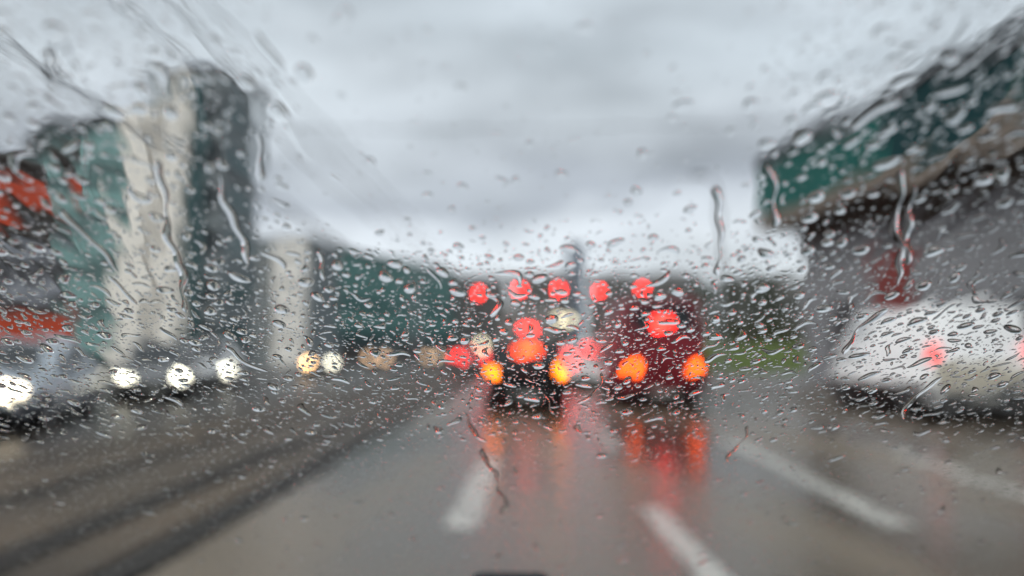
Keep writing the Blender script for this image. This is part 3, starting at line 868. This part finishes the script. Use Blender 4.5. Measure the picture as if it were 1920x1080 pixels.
t = thing('hedge', 'olive brown hedge along the top of the grass bank', 'hedge')
hb = MB()
for k in range(60):
    leaf_cloud(hb, (14.5 + 22 * k / 59, 74 + random.uniform(-0.7, 0.7), 2.9 + random.uniform(-0.1, 0.5)), (0.8, 0.9, 1.1), 90, 0.22)
hb.build('foliage', M['leaf_hedge'], t)
sb = MB()
for k in range(40):
    x, y = 14.5 + 22 * k / 39, 74 + random.uniform(-0.3, 0.3)
    sb.tube([(x, y, 1.2), (x + random.uniform(-0.2, 0.2), y, 2.2), (x + random.uniform(-0.4, 0.4), y, 3.0)], [0.04, 0.03, 0.01], 5)
sb.build('stems', M['bark'], t)

# ------------------------------------------------------------------ the car we sit in: windscreen and dashboard
FOCUS = 0.45
ALPHA = R(34)
P0 = at(960, 680, FOCUS)
UX = Vector((-1, 0, 0))
VX = Vector((0, -math.cos(ALPHA), math.sin(ALPHA)))
NX = Vector((0, math.sin(ALPHA), math.cos(ALPHA)))       # outward
S0, S1, HALF = -0.66, 0.34, 0.74


def on_pane(px, py):
    d = ray(px, py)
    k = (P0 - EYE).dot(NX) / d.dot(NX)
    q = EYE + d * k - P0
    return q.dot(UX), q.dot(VX)


def pane_point(u, v, n=0.0):
    return P0 + UX * u + VX * v + NX * n


PANE_M = Matrix.Translation(P0) @ Matrix((UX.to_tuple() + (0,), VX.to_tuple() + (0,), NX.to_tuple() + (0,), (0, 0, 0, 1))).transposed()

own = thing('car', 'car we sit in: clear windscreen and a dark knob on the dashboard', 'car', (0, 0, 0))
mb = MB().box(-HALF, HALF, S0, S1, -0.005, 0.0)
po = mb.build('windscreen', M['pane'], own)
po.matrix_world = PANE_M
db = MB()
rings = []
for y, z in ((0.30, 0.80), (0.42, 0.885), (0.55, 0.915), (0.80, 0.905), (0.93, 0.895)):
    rings.append([(-0.72, y, z - 0.2), (-0.72, y, z - 0.02), (-0.3, y, z), (0.3, y, z), (0.72, y, z - 0.02), (0.72, y, z - 0.2)])
db.loft(rings)
do = db.build('dashboard', M['black'], own, True)
hp = at(956, 1084, 0.72)
hb = MB()
rr = []
for y, k in ((-0.035, 0.8), (-0.025, 1.0), (0.02, 1.0), (0.03, 0.85)):
    w = 0.036 * k
    rr.append([(hp.x - w * 1.25, 0.72 + y, 0.90), (hp.x - w * 1.12, 0.72 + y, hp.z - 0.012), (hp.x - w * 0.92, 0.72 + y, hp.z - 0.002 * (2 - k)), (hp.x + w * 0.92, 0.72 + y, hp.z - 0.002 * (2 - k)),
               (hp.x + w * 1.12, 0.72 + y, hp.z - 0.012), (hp.x + w * 1.25, 0.72 + y, 0.90)])
hb.loft(rr)
hb.build('sensor_housing', M['black'], do, True)


# ------------------------------------------------------------------ rain film
def np_mesh(name, V, F, m, smooth=True):
    """V (n,3), F list of (k, array of k-gons)"""
    me = bpy.data.meshes.new(name)
    V = np.ascontiguousarray(V, dtype=np.float32)
    me.vertices.add(len(V))
    me.vertices.foreach_set('co', V.ravel())
    loops = np.concatenate([f.ravel() for f in F]).astype(np.int32)
    sizes = np.concatenate([np.full(len(f), f.shape[1]) for f in F]).astype(np.int32)
    starts = np.concatenate([[0], np.cumsum(sizes)[:-1]]).astype(np.int32)
    me.loops.add(len(loops))
    me.loops.foreach_set('vertex_index', loops)
    me.polygons.add(len(sizes))
    me.polygons.foreach_set('loop_start', starts)
    me.polygons.foreach_set('use_smooth', np.ones(len(sizes), dtype=bool))
    me.update(calc_edges=True)
    me.validate()
    me.materials.append(m)
    return me


STEP = 0.0019
us = np.arange(-HALF + 0.01, HALF - 0.01, STEP)
vv = np.arange(S0 + 0.01, S1 - 0.01, STEP)
U, V_ = np.meshgrid(us, vv)
Hh = np.zeros_like(U)
for _ in range(90):
    lam = math.exp(RNG.uniform(math.log(0.014), math.log(0.06)))
    an = RNG.normal(0, 0.9)
    ku, kv = 2 * math.pi / lam * math.cos(an), 2 * math.pi / lam * math.sin(an) * 0.55
    Hh += np.sin(ku * U + kv * V_ + RNG.uniform(0, 6.28)) * lam * RNG.uniform(0.3, 1.0)
Hh *= 0.00006 / Hh.std()
H2 = np.zeros_like(U)
for _ in range(70):
    lam = math.exp(RNG.uniform(math.log(0.0065), math.log(0.015)))
    an = RNG.normal(0, 0.8)
    H2 += np.sin(2 * math.pi / lam * (math.cos(an) * U + 0.5 * math.sin(an) * V_) + RNG.uniform(0, 6.28)) * lam
H2 *= 0.000026 / H2.std()
patch = np.zeros_like(U)
for _ in range(14):
    lam = RNG.uniform(0.08, 0.3)
    an = RNG.uniform(0, 6.28)
    patch += np.sin(2 * math.pi / lam * (math.cos(an) * U + math.sin(an) * V_) + RNG.uniform(0, 6.28))
patch = 0.75 + 0.35 * np.clip(patch / patch.std(), -1.4, 1.4)
# thicker, more restless water high up and at the sides, where the wiper pushed it
side = np.clip((np.abs(U) - 0.07) / 0.12, 0, 1) * np.clip((V_ - 0.03) / 0.10, 0, 1)
low = 0.15 + 0.85 * np.clip((V_ + 0.24) / 0.22, 0, 1)
Hh = np.maximum(0.0007 + Hh * patch * (0.5 + 1.4 * side) * low + H2 * patch * low * (0.15 + 0.85 * side), 0.00035)
Hh = np.minimum(Hh, 0.00112)
ny_, nx_ = U.shape
top = np.stack([U, V_, Hh], -1).reshape(-1, 3)
idx = np.arange(ny_ * nx_).reshape(ny_, nx_)
quads = np.stack([idx[:-1, :-1], idx[:-1, 1:], idx[1:, 1:], idx[1:, :-1]], -1).reshape(-1, 4)
n0 = len(top)
base = np.array([[us[0], vv[0], 0.0002], [us[-1], vv[0], 0.0002], [us[-1], vv[-1], 0.0002], [us[0], vv[-1], 0.0002]])
me = np_mesh('water_film', np.concatenate([top, base]), [quads, np.array([[n0 + 3, n0 + 2, n0 + 1, n0]])], M['film'])
fo = bpy.data.objects.new('water_film', me)
COL.objects.link(fo)
fo.matrix_world = PANE_M
tag(fo, 'thin rippled film of rain water over the windscreen', 'water', None, 'stuff')

# ------------------------------------------------------------------ raindrops
SR = np.array([0.0, 0.40, 0.63, 0.79, 0.90, 0.965, 1.0])


def drop_shapes(n, seg, rings, seed_arrays):
    """vertices of n drops in their own frame (x along the pane, y up it, z off it)"""
    (Lh, Wh, ang, a2, p2, a3, p3, bend, wig, wp, tap, Ht) = seed_arrays
    th = np.linspace(0, 2 * math.pi, seg, endpoint=False)
    s = rings[1:]
    TH = th[None, None, :]
    Sg = s[None, :, None]
    rad = 1 + a2[:, None, None] * np.cos(2 * TH + p2[:, None, None]) + a3[:, None, None] * np.cos(3 * TH + p3[:, None, None])
    x = Sg * np.cos(TH) * rad
    y = Sg * np.sin(TH) * rad
    wmod = 1 + tap[:, None, None] * x
    spine = bend[:, None, None] * (x * x - 0.3) + wig[:, None, None] * np.sin(2.6 * x + wp[:, None, None])
    X = x * Lh[:, None, None]
    Y = (y * wmod) * Wh[:, None, None] + spine * Lh[:, None, None]
    prof = (np.clip(1 - s ** 4.0, 0, 1) ** 0.85)[None, :, None]
    Z = np.broadcast_to(prof * Ht[:, None, None] * (1 + 0.25 * tap[:, None, None] * x), X.shape)
    c, q = np.cos(ang)[:, None, None], np.sin(ang)[:, None, None]
    XX, YY = X * c - Y * q, X * q + Y * c
    sp0 = -0.3 * bend * Lh + wig * np.sin(wp) * Lh
    ctr = np.stack([-sp0 * np.sin(ang), sp0 * np.cos(ang), Ht * 1.0], -1)[:, None, :]
    ringv = np.stack([XX, YY, Z], -1).reshape(n, -1, 3)
    basev = np.stack([XX[:, -1], YY[:, -1], np.zeros_like(XX[:, -1])], -1)
    return np.concatenate([ctr, ringv, basev], 1)


def drop_faces(seg, nr):
    tri, quad = [], []
    for k in range(seg):
        tri.append((0, 1 + k, 1 + (k + 1) % seg))
    for i in range(nr - 1):
        for k in range(seg):
            k2 = (k + 1) % seg
            quad.append((1 + i * seg + k, 1 + (i + 1) * seg + k, 1 + (i + 1) * seg + k2, 1 + i * seg + k2))
    b = 1 + nr * seg
    return np.array(tri), np.array(quad), np.array([[b + k for k in reversed(range(seg))]])


# --- rivulets: crooked runs of water at the places where the photograph has them
BASE_N = 0.00115
occ = {}
CELL = 0.006


def occupied(u, v, r):
    k = int((r + 0.006) / CELL) + 1
    iu, iv = int(math.floor(u / CELL)), int(math.floor(v / CELL))
    for a_ in range(iu - k, iu + k + 1):
        for b_ in range(iv - k, iv + k + 1):
            for (x, y, q) in occ.get((a_, b_), ()):
                if (x - u) ** 2 + (y - v) ** 2 < (q + r) ** 2:
                    return True
    return False


def occupy(u, v, r):
    occ.setdefault((int(math.floor(u / CELL)), int(math.floor(v / CELL))), []).append((u, v, r))


def rivulet(px_pts, w, lab):
    ctrl = [on_pane(*p) for p in px_pts]
    pts = []
    for i in range(len(ctrl) - 1):
        n = max(3, int(math.dist(ctrl[i], ctrl[i + 1]) / 0.0025))
        for k in range(n):
            f = k / n
            pts.append((ctrl[i][0] + (ctrl[i + 1][0] - ctrl[i][0]) * f, ctrl[i][1] + (ctrl[i + 1][1] - ctrl[i][1]) * f))
    pts.append(ctrl[-1])
    # smooth and wobble
    P = np.array(pts)
    for _ in range(3):
        P[1:-1] = (P[:-2] + 2 * P[1:-1] + P[2:]) / 4
    n = len(P)
    ph = random.uniform(0, 6)
    arc = np.concatenate([[0], np.cumsum(np.linalg.norm(np.diff(P, axis=0), axis=1))])
    P[:, 0] += 0.0011 * np.sin(arc / 0.008 + ph) + 0.0006 * np.sin(arc / 0.0031 + ph * 2)
    wid = w * (0.75 + 0.3 * np.sin(arc / 0.011 + ph) + 0.2 * np.sin(arc / 0.0047 + 2 * ph))
    e = np.minimum(arc, arc[-1] - arc) / (w * 1.5)
    wid = wid * np.clip(e, 0.0, 1.0) ** 0.5 + 1e-5
    T = np.gradient(P, axis=0)
    T /= np.linalg.norm(T, axis=1)[:, None] + 1e-9
    Nn = np.stack([-T[:, 1], T[:, 0]], -1)
    m = 9
    t_ = np.linspace(-1, 1, m)
    t_ = np.sign(t_) * np.abs(t_) ** 0.7
    V = []
    o0 = P.mean(0)
    for i in range(n):
        for k in range(m):
            V.append((P[i, 0] + Nn[i, 0] * wid[i] * t_[k] - o0[0], P[i, 1] + Nn[i, 1] * wid[i] * t_[k] - o0[1], 0.42 * wid[i] * (1 - t_[k] ** 2)))
    F = [(i * m + k, i * m + k + 1, (i + 1) * m + k + 1, (i + 1) * m + k) for i in range(n - 1) for k in range(m - 1)]
    b = len(V)
    for i in range(n):
        V.append((V[i * m][0], V[i * m][1], 0.0))
        V.append((V[i * m + m - 1][0], V[i * m + m - 1][1], 0.0))
    G = [(b + 2 * i, b + 2 * i + 2, b + 2 * i + 3, b + 2 * i + 1) for i in range(n - 1)]
    me = np_mesh('water_rivulet', np.array(V), [np.array(F)[:, ::-1], np.array(G)[:, ::-1]], M['drop'])
    o = bpy.data.objects.new('water_rivulet', me)
    COL.objects.link(o)
    o.matrix_world = PANE_M @ Matrix.Translation((o0[0], o0[1], BASE_N))
    tag(o, lab, 'rivulet', 'rivulets running on the windscreen')
    for i in range(n):
        occupy(P[i, 0], P[i, 1], wid[i] * 0.9 + 0.0004)


RIV = [
    ([(868, 775), (884, 800), (898, 822), (912, 832)], 0.0016, 'short dark rivulet left of the black hatchback, above the lane dash'),
    ([(903, 842), (914, 868), (926, 890), (934, 918), (948, 940), (940, 968)], 0.0019, 'crooked pale rivulet running down over the white dash ahead'),
    ([(1692, 318), (1684, 350), (1690, 385), (1678, 420), (1690, 452), (1684, 500), (1690, 540)], 0.0021, 'long beige rivulet below the teal fascia, left of its twin'),
    ([(1712, 350), (1706, 390), (1710, 425), (1698, 460), (1702, 500)], 0.0018, 'beige rivulet below the teal fascia, right of its twin'),
    ([(118, 395), (140, 425), (172, 452), (198, 488), (222, 515)], 0.0018, 'slanting rivulet left of the pale pillars'),
    ([(205, 520), (232, 545), (250, 575)], 0.0016, 'short rivulet crossing the foot of the left pale pillar'),
    ([(478, 250), (482, 285), (492, 315), (490, 345)], 0.0018, 'rivulet over the sky just right of the tower'),
    ([(296, 300), (300, 350), (312, 400), (318, 450), (340, 520), (350, 590)], 0.0022, 'long rivulet running down between the pale pillars'),
    ([(404, 330), (420, 380), (440, 410), (452, 452), (462, 500)], 0.0020, 'long rivulet along the grey brown side of the tower'),
    ([(600, 470), (606, 500), (600, 530)], 0.0014, 'thin rivulet over the near end of the green hall'),
    ([(800, 505), (818, 530), (824, 545)], 0.0012, 'thin rivulet over the far end of the green hall'),
    ([(1348, 350), (1352, 390), (1345, 430), (1352, 470), (1350, 520)], 0.0017, 'rivulet over the street lamp pole'),
    ([(1582, 668), (1592, 640), (1606, 622), (1640, 600), (1672, 580)], 0.0026, 'thick dark rivulet along the slanted front of the white van'),
    ([(1745, 605), (1768, 582), (1800, 570)], 0.0024, 'thick rivulet on the roof edge of the white van'),
    ([(1690, 790), (1700, 765), (1722, 745), (1742, 722), (1768, 708)], 0.0020, 'rivulet over the rear wheel of the white van'),
    ([(1438, 310), (1448, 345), (1452, 385), (1462, 430)], 0.0020, 'rivulet along the end of the teal fascia'),
    ([(1600, 250), (1622, 225), (1660, 202), (1690, 190)], 0.0024, 'thick rivulet along the upper edge of the fascia'),
    ([(1782, 150), (1812, 122), (1850, 96), (1880, 78)], 0.0026, 'thick rivulet at the right end of the fascia edge'),
    ([(1018, 740), (1030, 765), (1042, 780)], 0.0012, 'short rivulet over the boot of the black hatchback'),
    ([(1128, 700), (1122, 730), (1108, 748), (1085, 760)], 0.0013, 'curved rivulet over the pink reflection between the vehicles'),
    ([(428, 650), (446, 672), (468, 690), (500, 700)], 0.0018, 'rivulet over the white oncoming car'),
    ([(1402, 800), (1392, 830), (1374, 850), (1362, 868)], 0.0013, 'short rivulet over the far end of the long lane dash'),
]
for pts, w, lab in RIV:
    rivulet(pts, w, lab)

# --- drops
cand = []
N_TRY = 115000
for _ in range(N_TRY):
    px, py = random.uniform(-60, 1980), random.uniform(-60, 1120)
    u, v = on_pane(px, py)
    if not (-HALF + 0.02 < u < HALF - 0.02 and S0 + 0.02 < v < S1 - 0.02):
        continue
    # radii in metres; a few large, many small
    k = random.random()
    if k < 0.012:
        r = random.uniform(0.0032, 0.0048)
    elif k < 0.05:
        r = random.uniform(0.0019, 0.0032)
    elif k < 0.15:
        r = random.uniform(0.0011, 0.0019)
    elif k < 0.45:
        r = random.uniform(0.0005, 0.0011)
    else:
        r = random.uniform(0.00022, 0.0005)
    r *= 0.84
    cand.append((r, u, v, px, py))
cand.sort(reverse=True)
drops = []
for (r, u, v, px, py) in cand:
    band = math.exp(-((py - 670) / 165.0) ** 2)          # most water where the wiper has not yet passed
    keep = 0.22 + 0.78 * band
    if py > 830:
        keep = 0.85 if r < 0.0010 else 0.12
    if py < 470:                                          # wiped a moment ago: only a few drops, more at the sides
        side_ = min(1.0, max(0.0, (abs(px - 960) - 380) / 250))
        keep = (0.03 + 0.27 * side_) * (0.5 + 0.5 * py / 470) + max(0.0, (py - 400) / 70) * 0.12
    if r < 0.00042:
        keep *= 0.5
    if random.random() > keep:
        continue
    if r > 0.003 and py > 560 and random.random() < 0.5:
        continue
    if r > 0.0011 and min(math.hypot(px - a_, (py - b_) * 1.3) for a_, b_ in ((928, 698), (1047, 698), (1195, 690), (1303, 690), (985, 658))) < 12 + r * 6000:
        continue
    e = 1.0 + abs(random.gauss(0, 0.55)) + (random.uniform(0.6, 3.2) if random.random() < (0.45 if py > 640 else 0.25) else 0)
    Lh, Wh = r * math.sqrt(e), r / e ** 0.35
    if occupied(u, v, Lh * 0.85):
        continue
    # the air stream pushes water up and outwards
    ang = math.atan2(v + 0.55, u * 1.9) + random.gauss(0, 0.5)
    if random.random() < 0.3:
        ang = random.gauss(0, 0.5)
    occupy(u, v, max(Lh * 0.8, Wh))
    drops.append((u, v, Lh, Wh, ang, e, px, py))
print('drops', len(drops))


def arrays(ds):
    n = len(ds)
    D = np.array([d[:6] for d in ds])
    e = D[:, 5]
    Lh, Wh, ang = D[:, 2], D[:, 3], D[:, 4]
    a2 = RNG.uniform(0, 0.13, n)
    a3 = RNG.uniform(0, 0.10, n)
    bend = RNG.normal(0, 0.12, n) * np.clip(e - 1, 0, 2)
    wig = RNG.normal(0, 0.10, n) * np.clip(e - 1, 0, 2.5)
    tap = RNG.uniform(-0.25, 0.25, n)
    Ht = Wh * RNG.uniform(0.20, 0.44, n)
    return (Lh, Wh, ang, a2, RNG.uniform(0, 6.28, n), a3, RNG.uniform(0, 6.28, n), bend, wig, RNG.uniform(0, 6.28, n), tap, Ht)


def shown_area(d):
    px, py = d[6], d[7]
    if not (0 <= px <= 1920 and 0 <= py <= 1080):
        return 0
    u, v = d[0], d[1]
    p = pane_point(u, v)
    q = pane_point(u, v + 0.001)
    r_ = pane_point(u + 0.001, v)
    a_, b_, c_ = project(p), project(q), project(r_)
    return abs((b_[0] - a_[0]) * (c_[1] - a_[1]) - (b_[1] - a_[1]) * (c_[0] - a_[0])) * d[2] * d[3]


drops.sort(key=shown_area, reverse=True)
BIG = drops[:300]
REST = drops[300:]


def behind(px, py):
    if px < 130 and 330 < py < 680:
        return 'the red sign boards'
    if px < 215 and 200 < py < 660:
        return 'the teal office wing'
    if 215 <= px < 350 and 190 < py < 660:
        return 'the pale tower pillars'
    if 350 <= px < 470 and 130 < py < 660:
        return 'the grey brown tower side'
    if 470 <= px < 580 and 440 < py < 650:
        return 'the white stair column'
    if 580 <= px < 850 and 470 < py < 650:
        return 'the long green hall'
    if px < 760 and 650 <= py < 780:
        return 'the oncoming cars'
    if 900 < px < 1070 and 640 < py < 790:
        return 'the black hatchback'
    if 1155 < px < 1330 and 530 < py < 770:
        return 'the dark red van'
    if 850 <= px < 1160 and 520 < py < 720:
        return 'the queue of brake lights'
    if px > 1545 and 565 < py < 800:
        return 'the white van'
    if px > 1420 and py < 660 - (px - 985) * 0.3 and py > 300 - 0.5 * (px - 1420):
        return 'the teal fascia and soffit'
    if px > 1560 and 400 < py < 570:
        return 'the grey shop wall'
    if 1320 < px < 1550 and 590 < py < 700:
        return 'the grass bank'
    if py < 500:
        return 'the grey sky'
    if py < 660:
        return 'the far skyline'
    if px < 600:
        return 'the dark track bed'
    return 'the wet carriageway'


SEG, NR = 22, len(SR) - 1
shapes = drop_shapes(len(BIG), SEG, SR, arrays(BIG))
tri, quad, cap = drop_faces(SEG, NR)
for d, Vd in zip(BIG, shapes):
    me = np_mesh('raindrop', Vd, [tri, quad, cap], M['drop'])
    o = bpy.data.objects.new('raindrop', me)
    COL.objects.link(o)
    o.matrix_world = PANE_M @ Matrix.Translation((d[0], d[1], BASE_N))
    shape = 'stretched' if d[5] > 2.0 else 'oval' if d[5] > 1.4 else 'rounded'
    tag(o, 'large %s raindrop on the windscreen in front of %s' % (shape, behind(d[6], d[7])), 'raindrop', 'large raindrops on the windscreen')


def merge(ds, seg, rings):
    n = len(ds)
    Vd = drop_shapes(n, seg, rings, arrays(ds))
    pos = np.array([(d[0], d[1], BASE_N) for d in ds])
    Vd = Vd + pos[:, None, :]
    k = Vd.shape[1]
    off = (np.arange(n) * k)[:, None, None]
    tri, quad, cap = drop_faces(seg, len(rings) - 1)
    return Vd.reshape(-1, 3), [(f[None] + off).reshape(-1, f.shape[1]) for f in (tri, quad, cap)]


mid = [d for d in REST if d[2] > 0.0011]
small = [d for d in REST if d[2] <= 0.0011]
Va, Fa = merge(mid, 16, SR[[0, 2, 3, 4, 5, 6]])
Vb, Fb = merge(small, 10, np.array([0.0, 0.45, 0.8, 1.0]))
me = np_mesh('raindrops', np.concatenate([Va, Vb]), Fa + [f + len(Va) for f in Fb], M['drop'])
o = bpy.data.objects.new('raindrops', me)
COL.objects.link(o)
o.matrix_world = PANE_M
tag(o, 'thousands of fine raindrops scattered over the windscreen', 'raindrops', None, 'stuff')

# ------------------------------------------------------------------ sky and light
w = bpy.data.worlds.new('World')
S.world = w
w.use_nodes = True
N, L = w.node_tree.nodes, w.node_tree.links
bg = N['Background']
bg.inputs['Strength'].default_value = 0.1
sky = N.new('ShaderNodeTexSky')
sky.sky_type = 'NISHITA'
sky.sun_disc = False
sky.sun_elevation = R(36)
sky.sun_rotation = R(224)
tc = N.new('ShaderNodeTexCoord')
sep = N.new('ShaderNodeSeparateXYZ')
L.new(tc.outputs['Generated'], sep.inputs['Vector'])
mp = N.new('ShaderNodeMapping')
mp.inputs['Scale'].default_value = (1.6, 1.6, 5.0)
mp.inputs['Location'].default_value = (0.35, 0.1, 0.2)
L.new(tc.outputs['Generated'], mp.inputs['Vector'])
n1 = N.new('ShaderNodeTexNoise')
n1.inputs['Scale'].default_value = 1.5
n1.inputs['Detail'].default_value = 7
n1.inputs['Roughness'].default_value = 0.5
n1.inputs['Distortion'].default_value = 0.4
L.new(mp.outputs['Vector'], n1.inputs['Vector'])
# elevation plus cloud noise runs through the layers of the overcast
ad = N.new('ShaderNodeMath')
ad.operation = 'MULTIPLY_ADD'
ad.inputs[1].default_value = 0.30
L.new(n1.outputs['Fac'], ad.inputs[0])
L.new(sep.outputs['Z'], ad.inputs[2])
rp = N.new('ShaderNodeValToRGB')
el = rp.color_ramp.elements
el[0].position, el[0].color = 0.10, (0.70, 0.74, 0.785, 1)
el[1].position, el[1].color = 1.0, (1.05, 1.09, 1.14, 1)
for p_, c_ in ((0.22, (0.69, 0.725, 0.77)), (0.30, (0.59, 0.625, 0.68)), (0.345, (0.385, 0.413, 0.465)), (0.40, (0.50, 0.535, 0.585)), (0.46, (0.56, 0.605, 0.655)), (0.54, (0.50, 0.55, 0.60)), (0.66, (0.58, 0.63, 0.69))):
    e = el.new(p_)
    e.color = (*c_, 1)
L.new(ad.outputs[0], rp.inputs['Fac'])
sc = N.new('ShaderNodeVectorMath')
sc.operation = 'SCALE'
L.new(rp.outputs['Color'], sc.inputs[0])
n2 = N.new('ShaderNodeTexNoise')
n2.inputs['Scale'].default_value = 2.7
n2.inputs['Detail'].default_value = 5
n2.inputs['Roughness'].default_value = 0.45
L.new(mp.outputs['Vector'], n2.inputs['Vector'])
mo = N.new('ShaderNodeMapRange')
mo.inputs['From Min'].default_value = 0.3
mo.inputs['From Max'].default_value = 0.7
mo.inputs['To Min'].default_value = 8.4
mo.inputs['To Max'].default_value = 14.6
L.new(n2.outputs['Fac'], mo.inputs['Value'])
L.new(mo.outputs['Result'], sc.inputs['Scale'])
mx = N.new('ShaderNodeMixRGB')
mx.inputs['Fac'].default_value = 0.92
L.new(sky.outputs['Color'], mx.inputs['Color1'])
L.new(sc.outputs['Vector'], mx.inputs['Color2'])
L.new(mx.outputs['Color'], bg.inputs['Color'])

sun = bpy.data.lights.new('sun', 'SUN')
sun.energy = 1.5
sun.angle = R(25)
sun.color = (1.0, 0.96, 0.9)
so = bpy.data.objects.new('sun', sun)
COL.objects.link(so)
so.rotation_euler = (R(54), 0, R(-44))

# ------------------------------------------------------------------ camera
cam = bpy.data.cameras.new('camera')
cam.sensor_width = 36
cam.lens = 36.0 * FPX / 1920.0
cam.clip_start = 0.02
cam.clip_end = 3000
cam.dof.use_dof = True
cam.dof.focus_distance = (CAM_ROT.transposed() @ (P0 - EYE)).z * -1
cam.dof.aperture_fstop = 2.45
co = bpy.data.objects.new('camera', cam)
COL.objects.link(co)
co.location = EYE
co.rotation_euler = CAM_ROT.to_euler()
S.camera = co

S.view_settings.view_transform = 'Standard'
S.view_settings.look = 'None'
S.view_settings.exposure = 0
S.view_settings.gamma = 1
S.cycles.use_denoising = True
S.cycles.max_bounces = 14
S.cycles.transmission_bounces = 12
S.cycles.transparent_max_bounces = 12
S.cycles.diffuse_bounces = 3
S.cycles.glossy_bounces = 4
S.cycles.sample_clamp_indirect = 0
